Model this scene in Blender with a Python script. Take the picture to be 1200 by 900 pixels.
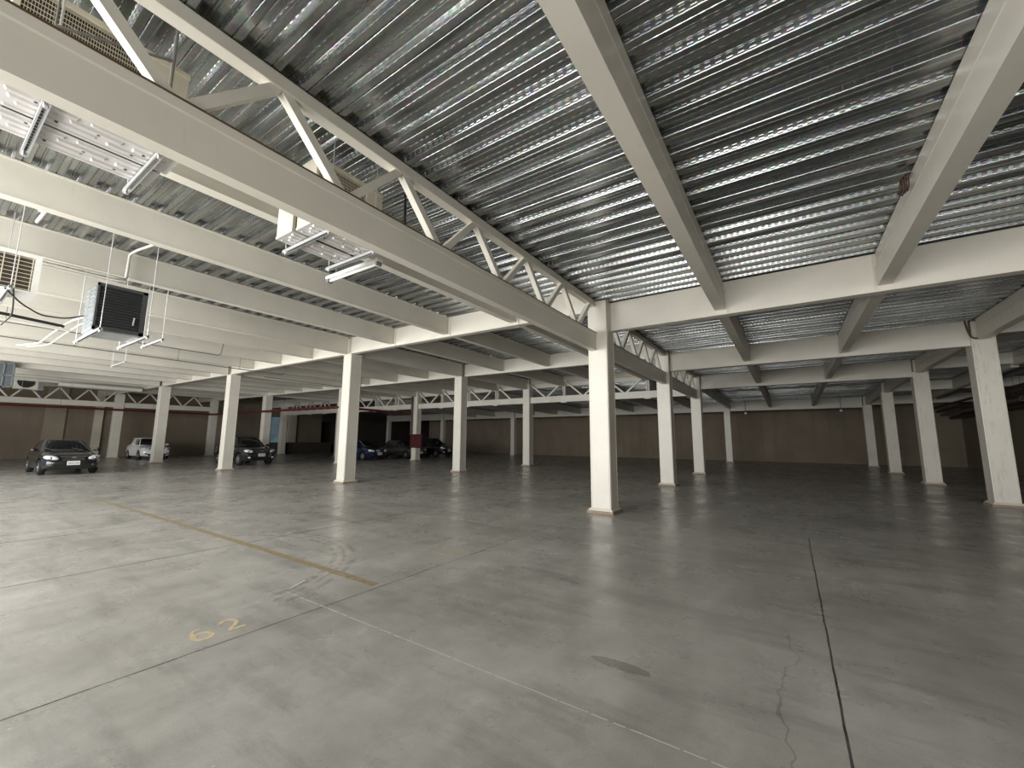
import bpy, bmesh, math, random
from mathutils import Vector, Matrix
random.seed(7)
S = bpy.context.scene
for o in list(bpy.data.objects): bpy.data.objects.remove(o)
COL = S.collection

# ------------------------------------------------------------------ camera
cam = bpy.data.cameras.new('camera'); co = bpy.data.objects.new('camera', cam); COL.objects.link(co)
cam.sensor_fit = 'HORIZONTAL'; cam.sensor_width = 36; cam.lens = 479.75/1200*36
cam.clip_start = .05; cam.clip_end = 300
r = Vector((0.5578, -0.82995, 0.00637)).normalized(); f = Vector((0.8218, 0.55336, 0.13577)).normalized()
u = r.cross(f).normalized(); r = f.cross(u).normalized()
co.matrix_world = Matrix(((r.x, u.x, -f.x, 0), (r.y, u.y, -f.y, 0), (r.z, u.z, -f.z, 1.55), (0, 0, 0, 1)))
S.camera = co
S.view_settings.view_transform = 'Standard'; S.view_settings.look = 'None'
S.view_settings.gamma = 1; S.view_settings.use_curve_mapping = False
S.view_settings.exposure = 0.0

# ------------------------------------------------------------------ light: daylight through the open side behind the camera
W = bpy.data.worlds.new('daylight'); S.world = W; W.use_nodes = True
W.node_tree.nodes['Background'].inputs[0].default_value = (.80, .90, 1, 1)
W.node_tree.nodes['Background'].inputs[1].default_value = .3
def area(name, loc, rot, sx, sy, power, colour):
    l = bpy.data.lights.new(name, 'AREA'); l.shape = 'RECTANGLE'; l.size = sx; l.size_y = sy
    l.energy = power; l.color = colour
    o = bpy.data.objects.new(name, l); COL.objects.link(o); o.location = loc; o.rotation_euler = rot
    return o
R90 = math.pi/2
area('daylight_open_side', (-21, 7, 3.0), (0, -R90, 0), 5.4, 44, 6000, (1, .99, .97))
area('daylight_left_bays', (-4.6, 15, 3.6), (0, -R90*.55, 0), 2.6, 22, 1750, (.97, .99, 1))
area('daylight_off_outside_pavement', (-9, 14, .15), (0, math.pi, 0), 9, 29, 7600, (1, .98, .95))

# ------------------------------------------------------------------ materials
def nodes(name):
    m = bpy.data.materials.new(name); m.use_nodes = True
    nt = m.node_tree; b = nt.nodes['Principled BSDF']
    return m, nt, b
def N(nt, t, **k):
    n = nt.nodes.new(t)
    for a, v in k.items(): setattr(n, a, v)
    return n
def mth(nt, op, a, b=None, c=None):
    n = N(nt, 'ShaderNodeMath', operation=op)
    for i, v in enumerate((a, b, c)):
        if v is None: continue
        if isinstance(v, (int, float)): n.inputs[i].default_value = v
        else: nt.links.new(v, n.inputs[i])
    return n.outputs[0]
def noise(nt, vec, scale, detail=4, rough=.55):
    n = N(nt, 'ShaderNodeTexNoise'); n.inputs['Scale'].default_value = scale
    n.inputs['Detail'].default_value = detail; n.inputs['Roughness'].default_value = rough
    if vec: nt.links.new(vec, n.inputs['Vector'])
    return n.outputs['Fac']
def ramp(nt, fac, stops):
    n = N(nt, 'ShaderNodeValToRGB'); e = n.color_ramp.elements
    while len(e) < len(stops): e.new(.5)
    for el, (p, c) in zip(e, stops): el.position = p; el.color = (*c, 1) if len(c) == 3 else c
    nt.links.new(fac, n.inputs[0]); return n.outputs[0]
def mix(nt, fac, a, b, mode='MIX'):
    n = N(nt, 'ShaderNodeMix', data_type='RGBA', blend_type=mode)
    for i, v in ((0, fac), (6, a), (7, b)):
        if isinstance(v, (int, float)): n.inputs[i].default_value = v
        elif isinstance(v, tuple): n.inputs[i].default_value = (*v, 1)
        else: nt.links.new(v, n.inputs[i])
    return n.outputs[2]
def objco(nt): return N(nt, 'ShaderNodeTexCoord').outputs['Object']
def geopos(nt): return N(nt, 'ShaderNodeNewGeometry').outputs['Position']
def mapping(nt, vec, scale):
    n = N(nt, 'ShaderNodeMapping'); n.inputs['Scale'].default_value = scale
    nt.links.new(vec, n.inputs['Vector']); return n.outputs[0]
def plain(name, col, rough=.5, metal=0, coat=0, var=.06, scale=6, spec=.5):
    m, nt, b = nodes(name)
    fac = noise(nt, objco(nt), scale)
    d = tuple(max(0, c*(1-var)) for c in col); l = tuple(min(1, c*(1+var)) for c in col)
    nt.links.new(ramp(nt, fac, [(.3, d), (.7, l)]), b.inputs['Base Color'])
    b.inputs['Roughness'].default_value = rough; b.inputs['Metallic'].default_value = metal
    b.inputs['Specular IOR Level'].default_value = spec
    if coat: b.inputs['Coat Weight'].default_value = coat; b.inputs['Coat Roughness'].default_value = .05
    return m
def paint_mat(name, col, stain):
    m, nt, b = nodes(name); p = geopos(nt)
    big = noise(nt, p, 1.1, 5); fine = noise(nt, mapping(nt, p, (9, 9, 1.2)), 2.2, 6, .65)
    c = ramp(nt, big, [(.3, tuple(x*.93 for x in col)), (.7, tuple(min(1, x*1.04) for x in col))])
    s = ramp(nt, fine, [(.60 - stain*.1, (0, 0, 0)), (.80, (stain, stain, stain))])
    c = mix(nt, s, c, (.22, .13, .07))
    nt.links.new(c, b.inputs['Base Color']); b.inputs['Roughness'].default_value = .42
    bp = N(nt, 'ShaderNodeBump'); bp.inputs['Strength'].default_value = .05; bp.inputs['Distance'].default_value = .02
    nt.links.new(noise(nt, p, 14, 3), bp.inputs['Height']); nt.links.new(bp.outputs[0], b.inputs['Normal'])
    return m
M = {}
M['paint'] = paint_mat('cream_steel_paint', (.70, .665, .58), .12)
M['stained'] = paint_mat('stained_cream_steel_paint', (.70, .66, .57), .55)
M['rust'] = plain('rusty_dust', (.10, .06, .035), .9, var=.3)
M['grout'] = plain('brown_grout', (.30, .22, .16), .85, var=.2, scale=20)
M['white'] = plain('white_enamel', (.80, .79, .75), .35)
M['pan'] = plain('pressed_steel_pan', (.58, .56, .54), .4)
M['beige'] = plain('beige_enamel', (.62, .58, .47), .45)
M['grey'] = plain('grey_enamel', (.20, .225, .23), .4)
M['darkgrey'] = plain('dark_grey_enamel', (.045, .05, .05), .45)
M['slat'] = plain('slate_grey_enamel', (.085, .095, .095), .4)
M['coil'] = plain('brown_coil_fins', (.05, .035, .022), .6, var=.2)
M['black'] = plain('black_plastic', (.012, .012, .013), .45)
M['zinc'] = plain('galvanised_strut', (.68, .69, .69), .35, metal=.7)
M['redpipe'] = plain('red_pipe_paint', (.11, .016, .013), .4, var=.15)
M['darkred'] = plain('dark_red_enamel', (.07, .012, .012), .4)
M['yellow'] = plain('worn_yellow_road_paint', (.34, .27, .16), .45, var=.25, scale=14)
M['digit'] = plain('worn_ochre_stencil_paint', (.64, .52, .33), .5, var=.2, scale=25)
M['chalk'] = plain('pale_chalk', (.72, .70, .62), .7)
M['tyre'] = plain('tyre_rubber', (.012, .012, .012), .8)
M['rim'] = plain('alloy_rim', (.75, .75, .77), .25, metal=.8)
M['chrome'] = plain('chrome', (.8, .8, .82), .12, metal=1)
M['lens'] = plain('headlamp_lens', (.75, .77, .80), .08, coat=1)
M['plate'] = plain('plate_white', (.80, .80, .80), .4)
M['plateink'] = plain('plate_ink', (.25, .25, .30), .5)
M['tail'] = plain('tail_lamp_red', (.30, .01, .01), .15, coat=1)
M['blackcar'] = plain('black_car_paint', (.008, .008, .010), .18, coat=1, var=.02)
M['suv'] = plain('dark_green_black_car_paint', (.010, .012, .012), .18, coat=1, var=.02)
M['whitecar'] = plain('white_car_paint', (.88, .87, .85), .25, coat=1, var=.02)
M['bluecar'] = plain('blue_car_paint', (.005, .012, .055), .2, coat=1, var=.02)
M['silvercar'] = plain('silver_car_paint', (.12, .125, .125), .25, metal=.6, coat=1, var=.02)
M['glass'] = plain('tinted_car_glass', (.012, .014, .014), .04, coat=1, var=.02)
M['cable'] = plain('cable_sheath', (.03, .028, .026), .6)
M['copper'] = plain('white_pipe_insulation', (.78, .75, .65), .6)
M['conduit'] = plain('white_conduit', (.72, .70, .63), .5)
M['darkconduit'] = plain('grey_conduit', (.16, .155, .14), .5)
M['browncable'] = plain('brown_rusty_pipe', (.07, .04, .03), .6, var=.25)

def wall_mat(name, col):
    m, nt, b = nodes(name); p = geopos(nt)
    c = ramp(nt, noise(nt, p, .55, 6, .6), [(.25, tuple(x*.78 for x in col)), (.75, tuple(x*1.15 for x in col))])
    v = noise(nt, mapping(nt, p, (1.6, 1.6, .12)), 1.6, 5, .6)
    c = mix(nt, ramp(nt, v, [(.5, (0, 0, 0)), (.85, (.55, .55, .55))]), c, tuple(x*.55 for x in col))
    nt.links.new(c, b.inputs['Base Color']); b.inputs['Roughness'].default_value = .85
    return m
M['wall'] = wall_mat('brown_plaster', (.235, .19, .138))
M['wall_pale'] = wall_mat('pale_plaster', (.62, .56, .45))
M['wall_dark'] = wall_mat('dark_and_shaded_plaster', (.06, .046, .036))  # dark brown parapet; on the back-left walls it paints in the shade
M['wall_mid'] = wall_mat('lighter_brown_plaster', (.34, .285, .215))

# galvanised deck: sheet zinc with spangle and rows of short pressed dimples on the sloping webs
def deck_mat():
    m, nt, b = nodes('galvanised_steel_deck'); p = geopos(nt)
    sep = N(nt, 'ShaderNodeSeparateXYZ'); nt.links.new(p, sep.inputs[0]); X, Y, Z = sep.outputs
    sp = N(nt, 'ShaderNodeTexVoronoi'); sp.inputs['Scale'].default_value = 30; nt.links.new(p, sp.inputs['Vector'])
    streak = noise(nt, mapping(nt, p, (6, .35, 6)), 1.5, 5, .6)
    c = ramp(nt, streak, [(.3, (.20, .21, .206)), (.7, (.52, .54, .535))])
    c = mix(nt, .12, c, sp.outputs['Color'], 'OVERLAY')
    nt.links.new(c, b.inputs['Base Color']); b.inputs['Metallic'].default_value = .92
    rr = mth(nt, 'MULTIPLY_ADD', noise(nt, mapping(nt, p, (3, .5, 3)), 2, 4), .26, .12)
    nt.links.new(rr, b.inputs['Roughness'])
    # dimples
    fy = mth(nt, 'FRACT', mth(nt, 'MULTIPLY', Y, 1/.085))
    on = mth(nt, 'LESS_THAN', fy, .55)
    fx = mth(nt, 'ABSOLUTE', mth(nt, 'SINE', mth(nt, 'MULTIPLY', X, math.pi/.012)))
    geo = N(nt, 'ShaderNodeNewGeometry'); sn = N(nt, 'ShaderNodeSeparateXYZ'); nt.links.new(geo.outputs['True Normal'], sn.inputs[0])
    slope = mth(nt, 'GREATER_THAN', mth(nt, 'ABSOLUTE', sn.outputs[0]), .5)
    h = mth(nt, 'MULTIPLY', mth(nt, 'MULTIPLY', on, fx), slope)
    bp = N(nt, 'ShaderNodeBump'); bp.inputs['Strength'].default_value = .42; bp.inputs['Distance'].default_value = .004
    nt.links.new(h, bp.inputs['Height']); nt.links.new(bp.outputs[0], b.inputs['Normal'])
    return m
M['deck'] = deck_mat()

def floor_mat():
    m, nt, b = nodes('polished_concrete'); p = geopos(nt)
    sep = N(nt, 'ShaderNodeSeparateXYZ'); nt.links.new(p, sep.inputs[0]); X, Y, Z = sep.outputs
    n1 = noise(nt, p, .45, 8, .62); n2 = noise(nt, p, 3.2, 8, .7); n3 = noise(nt, mapping(nt, p, (.5, 2.2, 1)), .9, 6, .6)
    c = ramp(nt, n1, [(.25, (.31, .292, .262)), (.5, (.445, .424, .388)), (.78, (.56, .538, .500))])
    c = mix(nt, .55, c, ramp(nt, n2, [(.25, (.36, .36, .36)), (.75, (.66, .66, .66))]), 'OVERLAY')
    c = mix(nt, .40, c, ramp(nt, n3, [(.3, (.34, .335, .32)), (.7, (.62, .62, .62))]), 'OVERLAY')
    # worn smears dragged along the lanes
    sm = noise(nt, mapping(nt, p, (2.6, .55, 1)), 1.1, 7, .7)
    c = mix(nt, ramp(nt, sm, [(.50, (0, 0, 0)), (.72, (.6, .6, .6))]), c, (.17, .16, .14))
    gr = N(nt, 'ShaderNodeTexNoise'); gr.inputs['Scale'].default_value = 95; gr.inputs['Detail'].default_value = 3
    nt.links.new(p, gr.inputs['Vector'])
    c = mix(nt, .28, c, ramp(nt, gr.outputs['Fac'], [(.3, (.38, .38, .38)), (.7, (.62, .62, .62))]), 'OVERLAY')
    wob = mth(nt, 'MULTIPLY_ADD', noise(nt, p, 2.5, 3), .02, -.01)
    def line(v, at, w, lo=None, hi=None, other=None):
        d = mth(nt, 'ABSOLUTE', mth(nt, 'SUBTRACT', mth(nt, 'ADD', v, wob), at))
        k = mth(nt, 'LESS_THAN', d, w)
        if lo is not None:
            k = mth(nt, 'MULTIPLY', k, mth(nt, 'MULTIPLY', mth(nt, 'GREATER_THAN', other, lo), mth(nt, 'LESS_THAN', other, hi)))
        return k
    dark = line(Y, 3.72, .007)
    for at, w, lo, hi in ((9.72, .016, -5, 40), (6.88, .012, -5, 9), (-.14, .007, -5, 8.5), (13.3, .014, -5, 40), (23.0, .015, -5, 40), (-4.3, .014, -5, 40)):
        dark = mth(nt, 'MAXIMUM', dark, line(Y, at, w, lo, hi, X))
    for at in (8.9, 15.4, 21.6):
        dark = mth(nt, 'MAXIMUM', dark, mth(nt, 'MULTIPLY', line(X, at, .014), .5))
    dark = mth(nt, 'MULTIPLY', dark, mth(nt, 'MULTIPLY_ADD', noise(nt, p, 6, 4), .8, .5))
    c = mix(nt, dark, c, (.035, .032, .028))
    # pale, crumbling saw cut across the lane
    pale = line(X, 2.40, .0045, -6, 4.4, Y)
    pale = mth(nt, 'MULTIPLY', pale, mth(nt, 'GREATER_THAN', noise(nt, p, 22, 3), .40))
    c = mix(nt, pale, c, (.70, .68, .60))
    # scattered pale specks
    vo = N(nt, 'ShaderNodeTexVoronoi'); vo.inputs['Scale'].default_value = 2.6; nt.links.new(p, vo.inputs['Vector'])
    c = mix(nt, mth(nt, 'MULTIPLY', mth(nt, 'LESS_THAN', vo.outputs['Distance'], .028), .8), c, (.62, .60, .55))
    # old oil patch with a ragged edge
    ex = mth(nt, 'SUBTRACT', X, 2.99); ey = mth(nt, 'SUBTRACT', Y, 1.10)
    wv = mth(nt, 'MULTIPLY_ADD', noise(nt, p, 9, 5), 1.3, -.65)
    q = mth(nt, 'ADD', mth(nt, 'ADD', mth(nt, 'POWER', mth(nt, 'DIVIDE', ex, .055), 2), mth(nt, 'POWER', mth(nt, 'DIVIDE', ey, .22), 2)), wv)
    c = mix(nt, mth(nt, 'MULTIPLY', mth(nt, 'LESS_THAN', q, 1), .6), c, (.16, .15, .14))
    # hairline crack beside the joint
    cw = mth(nt, 'MULTIPLY_ADD', noise(nt, p, 1.7, 3), .5, -.12)
    ck = mth(nt, 'LESS_THAN', mth(nt, 'ABSOLUTE', mth(nt, 'SUBTRACT', Y, cw)), .006)
    ck = mth(nt, 'MULTIPLY', ck, mth(nt, 'MULTIPLY', mth(nt, 'GREATER_THAN', X, 2.5), mth(nt, 'LESS_THAN', X, 4.3)))
    c = mix(nt, mth(nt, 'MULTIPLY', ck, .35), c, (.06, .055, .05))
    # curved tyre scuffs
    dx = mth(nt, 'SUBTRACT', X, 1.9); dy = mth(nt, 'SUBTRACT', Y, 6.2)
    rad = mth(nt, 'SQRT', mth(nt, 'ADD', mth(nt, 'MULTIPLY', dx, dx), mth(nt, 'MULTIPLY', dy, dy)))
    for rr_, ww in ((1.86, .035), (1.98, .02), (2.10, .03)):
        t = mth(nt, 'LESS_THAN', mth(nt, 'ABSOLUTE', mth(nt, 'SUBTRACT', rad, rr_)), ww)
        t = mth(nt, 'MULTIPLY', t, mth(nt, 'MULTIPLY', mth(nt, 'GREATER_THAN', dx, .3), mth(nt, 'GREATER_THAN', noise(nt, p, 7, 5), .47)))
        c = mix(nt, mth(nt, 'MULTIPLY', t, .45), c, (.15, .14, .125))
    nt.links.new(c, b.inputs['Base Color'])
    ro = ramp(nt, noise(nt, p, 1.3, 7, .65), [(.3, (.19,)*3), (.55, (.33,)*3), (.8, (.50,)*3)])
    nt.links.new(ro, b.inputs['Roughness']); b.inputs['Specular IOR Level'].default_value = .5
    bp = N(nt, 'ShaderNodeBump'); bp.inputs['Strength'].default_value = .12; bp.inputs['Distance'].default_value = .01
    nt.links.new(noise(nt, p, 5, 6, .6), bp.inputs['Height']); nt.links.new(bp.outputs[0], b.inputs['Normal'])
    return m
M['floor'] = floor_mat()

# ------------------------------------------------------------------ mesh helpers
def box(bm, x0, x1, y0, y1, z0, z1, taper=None):
    vs = [bm.verts.new((x, y, z)) for z in (z0, z1) for y in (y0, y1) for x in (x0, x1)]
    for q in ((0, 2, 3, 1), (4, 5, 7, 6), (0, 1, 5, 4), (2, 6, 7, 3), (0, 4, 6, 2), (1, 3, 7, 5)):
        bm.faces.new([vs[i] for i in q])
    return bm
def frustum(bm, cx, cy, z0, z1, a, b):
    vs = [bm.verts.new((cx+sx*h, cy+sy*h, z)) for z, h in ((z0, a), (z1, b)) for sx, sy in ((-1, -1), (1, -1), (1, 1), (-1, 1))]
    bm.faces.new(vs[3::-1]); bm.faces.new(vs[4:])
    for i in range(4): bm.faces.new((vs[i], vs[(i+1) % 4], vs[4+(i+1) % 4], vs[4+i]))
def prism(bm, prof, axis, a, b, da=0, db=0):
    """profile of (side, z) pairs swept along X or Y from a to b; da, db lift each end"""
    def v(s, t, d, z): return bm.verts.new((t, s, z+d) if axis == 'X' else (s, t, z+d))
    A = [v(s, a, da, z) for s, z in prof]; B_ = [v(s, b, db, z) for s, z in prof]; n = len(prof)
    for i in range(n): bm.faces.new((A[i], A[(i+1) % n], B_[(i+1) % n], B_[i]))
    bm.faces.new(A[::-1]); bm.faces.new(B_)
    bmesh.ops.recalc_face_normals(bm, faces=bm.faces)
def bar(bm, p0, p1, w, h, side):
    p0, p1, s = Vector(p0), Vector(p1), Vector(side).normalized()
    d = (p1-p0).normalized(); up = d.cross(s).normalized()
    vs = [bm.verts.new(p + s*i*w/2 + up*j*h/2) for p in (p0, p1) for i, j in ((-1, -1), (1, -1), (1, 1), (-1, 1))]
    fs = [bm.faces.new(vs[0:4]), bm.faces.new(vs[7:3:-1])]
    for i in range(4): fs.append(bm.faces.new((vs[i], vs[4+i], vs[4+(i+1) % 4], vs[(i+1) % 4])))
    bmesh.ops.recalc_face_normals(bm, faces=fs)
def tube(bm, pts, rad, seg=8, caps=True):
    P = [Vector(p) for p in pts]; rings = []; ref = None
    for i, p in enumerate(P):
        t = (P[min(i+1, len(P)-1)] - P[max(i-1, 0)]).normalized()
        if ref is None or abs(ref.dot(t)) > .95: ref = Vector((0, 0, 1)) if abs(t.z) < .9 else Vector((1, 0, 0))
        a = (ref - t*ref.dot(t)).normalized(); b = t.cross(a); ref = a
        rings.append([bm.verts.new(p + (a*math.cos(2*math.pi*k/seg) + b*math.sin(2*math.pi*k/seg))*rad) for k in range(seg)])
    fs = []
    for A, B_ in zip(rings, rings[1:]):
        for k in range(seg): fs.append(bm.faces.new((A[k], A[(k+1) % seg], B_[(k+1) % seg], B_[k])))
    if caps: fs.append(bm.faces.new(rings[0][::-1])); fs.append(bm.faces.new(rings[-1]))
    return bm
def bend(pts, rad=.12, n=4):
    """round the corners of a pipe run"""
    P = [Vector(p) for p in pts]; out = [P[0]]
    for a, b, c in zip(P, P[1:], P[2:]):
        l = min(rad, (a-b).length*.45, (c-b).length*.45)
        s = b + (a-b).normalized()*l; e = b + (c-b).normalized()*l
        for k in range(n+1):
            t = k/n; out.append(s*(1-t)**2 + b*2*t*(1-t) + e*t*t)
    return out + [P[-1]]
def lathe(bm, prof, c, axis='X', seg=24, close=False):
    """profile of (radius, along) turned round an axis through c"""
    rings = []
    for rr, al in prof:
        ring = []
        for k in range(seg):
            a = 2*math.pi*k/seg; y, z = rr*math.cos(a), rr*math.sin(a)
            ring.append(bm.verts.new((c[0]+al, c[1]+y, c[2]+z) if axis == 'X' else (c[0]+y, c[1]+al, c[2]+z) if axis == 'Y' else (c[0]+y, c[1]+z, c[2]+al)))
        rings.append(ring)
    pr = list(zip(rings, rings[1:])) + ([(rings[-1], rings[0])] if close else [])
    for A, B_ in pr:
        for k in range(seg): bm.faces.new((A[k], A[(k+1) % seg], B_[(k+1) % seg], B_[k]))
    if not close: bm.faces.new(rings[0][::-1]); bm.faces.new(rings[-1])
    bmesh.ops.recalc_face_normals(bm, faces=bm.faces)
def ball(bm, c, sx, sy, sz, rot=None, seg=14):
    mt = Matrix.Translation(c) @ (rot.to_4x4() if rot else Matrix.Identity(4)) @ Matrix.Diagonal((sx, sy, sz, 1))
    bmesh.ops.create_uvsphere(bm, u_segments=seg, v_segments=seg//2+2, radius=1, matrix=mt)
def new(): return bmesh.new()
def obj(name, bm, mat, parent=None, smooth=0, bevel=0, local=False):
    if parent is not None and not local:
        bmesh.ops.translate(bm, verts=bm.verts, vec=-Vector(parent.get('_at', (0, 0, 0))))
    me = bpy.data.meshes.new(name); bm.to_mesh(me); bm.free()
    me.materials.append(M[mat] if isinstance(mat, str) else mat)
    if smooth:
        me.polygons.foreach_set('use_smooth', [True]*len(me.polygons)); me.set_sharp_from_angle(angle=math.radians(smooth))
    o = bpy.data.objects.new(name, me); COL.objects.link(o)
    if parent is not None:
        o.parent = parent
        o['_at'] = list(parent.get('_at', (0, 0, 0)))
    if bevel:
        md = o.modifiers.new('bevel', 'BEVEL'); md.width = bevel; md.segments = 2; md.limit_method = 'ANGLE'
    return o
def tag(o, label, cat, group=None):
    o['label'] = label; o['category'] = cat
    if group: o['group'] = group
    return o
def thing(name, label, cat, loc, group=None):
    o = bpy.data.objects.new(name, None); COL.objects.link(o); o.location = loc; o['_at'] = list(loc)
    o.empty_display_size = .2
    return tag(o, label, cat, group)
def struct(name, bm, mat, parent=None, smooth=0):
    o = obj(name, bm, mat, parent, smooth)
    if parent is None: o['kind'] = 'structure'
    return o
def copy_tree(o, loc, label, group=None):
    c = o.copy(); COL.objects.link(c); c.location = loc; c['label'] = label
    if group: c['group'] = group
    for ch in o.children:
        k = ch.copy(); COL.objects.link(k); k.parent = c
        for g in ch.children:
            q = g.copy(); COL.objects.link(q); q.parent = k
    return c

# ------------------------------------------------------------------ levels and grid (metres; X into the picture, Y to its left)
FX = {1: 9.0, 2: 15.42, 3: 21.6, 4: 28.2, 5: 34.7}
RY = {'A': 3.48, 'B': -4.3, 'C': 13.34, 'D': 23.15, 'E': 32.84, 'F': 42.4}
def zl(y): return 4.60 + .0058*(y-3.5)             # underside of the cross beams of the raised roof on the left
def dl(y): return zl(y) + .62                      # its deck
def zr(x): return 4.75 - max(0, x-21.6)*.019       # deck of the lower roof
XB, XE, YR, YL = -3.6, 38.6, -9.4, 46.0

# ------------------------------------------------------------------ setting
bm = new(); box(bm, -12, 58, -12, 60, -.3, 0); struct('floor', bm, 'floor')
bm = new(); box(bm, XE, XE+.25, YR-.3, 39.2, 0, 5.2); struct('wall_back', bm, 'wall')
bm = new(); box(bm, XB-2, XE, YR-.3, YR, 0, 5.2); struct('wall_right', bm, 'wall')
bm = new()
box(bm, XB-2, 22.1, YL, YL+.25, 0, 5.9); box(bm, 22.1, 23.1, YL, YL+.25, 0, .9); box(bm, 22.1, 23.1, YL, YL+.25, 3.9, 5.9)
box(bm, 23.1, 27.9, YL, YL+.25, 0, 5.9)
struct('wall_left', bm, 'wall')
bm = new(); box(bm, 27.9, 30, YL, YL+.25, 3.6, 5.9); box(bm, 30, 56, YL, YL+.25, 0, 5.9); struct('wall_left_rear', bm, 'wall_dark')  # same wall in darker plaster, its deep shade put into the colour
bm = new(); box(bm, 56, 56.3, 38, 52, 0, 5.2); box(bm, XE, 56, 39.0, 39.25, 0, 5.2); struct('wall_far', bm, 'wall_dark')  # darkened in colour to keep the far end in gloom
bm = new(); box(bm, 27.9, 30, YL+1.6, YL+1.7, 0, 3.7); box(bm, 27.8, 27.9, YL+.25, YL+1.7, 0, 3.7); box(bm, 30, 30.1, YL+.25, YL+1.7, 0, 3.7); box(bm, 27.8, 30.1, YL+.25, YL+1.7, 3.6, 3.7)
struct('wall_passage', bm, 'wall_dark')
for i, (a, b_, m_) in enumerate(((5.9, 7.0, 'wall_mid'), (8.55, 9.05, 'wall_pale'), (17.0, 18.4, 'wall_mid'), (23.9, 24.8, 'wall_pale'))):
    bm = new(); box(bm, a, b_, YL-.12-.1*(i % 2), YL, 0, 5.3); struct('trim_%d' % (i+1), bm, m_)
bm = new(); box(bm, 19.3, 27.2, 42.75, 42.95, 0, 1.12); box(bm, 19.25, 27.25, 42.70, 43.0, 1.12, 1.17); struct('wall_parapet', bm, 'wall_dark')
# frosted daylight window at the far left
m, nt, b = nodes('frosted_daylight_pane'); b.inputs['Base Color'].default_value = (.10, .17, .19, 1)
g = ramp(nt, noise(nt, objco(nt), .9, 4), [(.3, (.06, .09, .10)), (.7, (.13, .19, .21))])
nt.links.new(g, b.inputs['Emission Color']); b.inputs['Emission Strength'].default_value = .55; b.inputs['Roughness'].default_value = .2
M['pane'] = m
bm = new(); box(bm, 22.1, 23.1, YL+.06, YL+.09, .9, 3.9); wn = struct('window_1', bm, 'pane')
bm = new()
for a, b_ in ((22.08, 22.14), (23.06, 23.12)): box(bm, a, b_, YL-.02, YL+.1, .88, 3.92)
for a in (.88, 3.86): box(bm, 22.08, 23.12, YL-.02, YL+.1, a, a+.06)
obj('window_frame', bm, 'darkgrey', wn)
m, nt, b = nodes('daylight_slit'); b.inputs['Emission Color'].default_value = (.9, .95, 1, 1); b.inputs['Emission Strength'].default_value = .55
M['slit'] = m
bm = new(); box(bm, 23.55, 23.78, YL-.05, YL-.01, 2.5, 3.45); wn = struct('window_2', bm, 'slit')
bm = new()
for a in (23.5, 23.78): box(bm, a, a+.05, YL-.09, YL, 2.45, 3.5)
for a in (2.45, 3.45): box(bm, 23.5, 23.83, YL-.09, YL, a, a+.05)
obj('window_frame', bm, 'darkgrey', wn)

# corrugated deck: flutes run across, 0.312 m apart
PITCH = .312
PROF = [(0, 0), (.056, 0), (.064, .008), (.072, 0), (.128, 0), (.133, .008), (.148, .060), (.156, .066), (.205, .066), (.214, .058), (.228, .058), (.237, .066), (.286, .066), (.294, .060), (.308, .008)]
def deck(name, x0, x1, y0, y1, zf, phase):
    bm = new(); ys = [y0, y1]; rows = [[] for _ in ys]
    k0 = math.floor((x0-phase)/PITCH); x = x0
    pts = []
    k = k0; rd = random.Random(name+str(x0))
    while True:
        ja, jb, jc = rd.uniform(-.006, .006), rd.uniform(-.006, .006), rd.uniform(-.004, .004)
        for q, (dx, dz) in enumerate(PROF):
            xx = phase + k*PITCH + dx + (ja if 4 <= q <= 6 else jb if 12 <= q <= 13 else 0)
            dz = dz + (jc if q in (1, 3) else 0) + (.005 if k % 3 == 0 and q == 4 else 0)
            if x0 <= xx <= x1: pts.append((xx, dz))
        k += 1
        if phase + k*PITCH > x1: break
    for row, y in zip(rows, ys):
        for xx, dz in pts: row.append(bm.verts.new((xx, y, zf(xx, y)+dz)))
    for i in range(len(pts)-1): bm.faces.new((rows[0][i], rows[0][i+1], rows[1][i+1], rows[1][i]))
    # slab poured on top
    n = len(pts)
    top = [[bm.verts.new((xx, y, zf(xx, y)+.16)) for xx in (pts[0][0], pts[-1][0])] for y in ys]
    bm.faces.new((top[0][0], top[1][0], top[1][1], top[0][1]))
    bm.faces.new((rows[0][0], rows[1][0], top[1][0], top[0][0])); bm.faces.new((rows[0][-1], top[0][1], top[1][1], rows[1][-1]))
    return struct(name, bm, 'deck')
PH = 1.28 - .216
deck('ceiling', XB-1.4, 21.62, YR, 3.66, lambda x, y: zr(x)+.002, PH)
deck('ceiling', 21.73, 57, YR, 52, lambda x, y: zr(min(x, 40))+.002, PH)
deck('ceiling', XB-1.4, 21.62, 3.66, YL, lambda x, y: dl(y)+.002, PH)
# upstands closing the roof step; the side one is unseen, added against light leaks
bm = new(); prism(bm, [(3.60, 4.74), (3.66, 4.74), (3.66, 5.42), (3.60, 5.42)], 'X', XB-1.4, 21.62); struct('trim_5', bm, 'paint')
bm = new(); prism(bm, [(21.74, 4.74), (21.80, 4.74), (21.80, 5.7), (21.74, 5.7)], 'Y', 3.6, YL); struct('trim_6', bm, 'paint')

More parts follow.
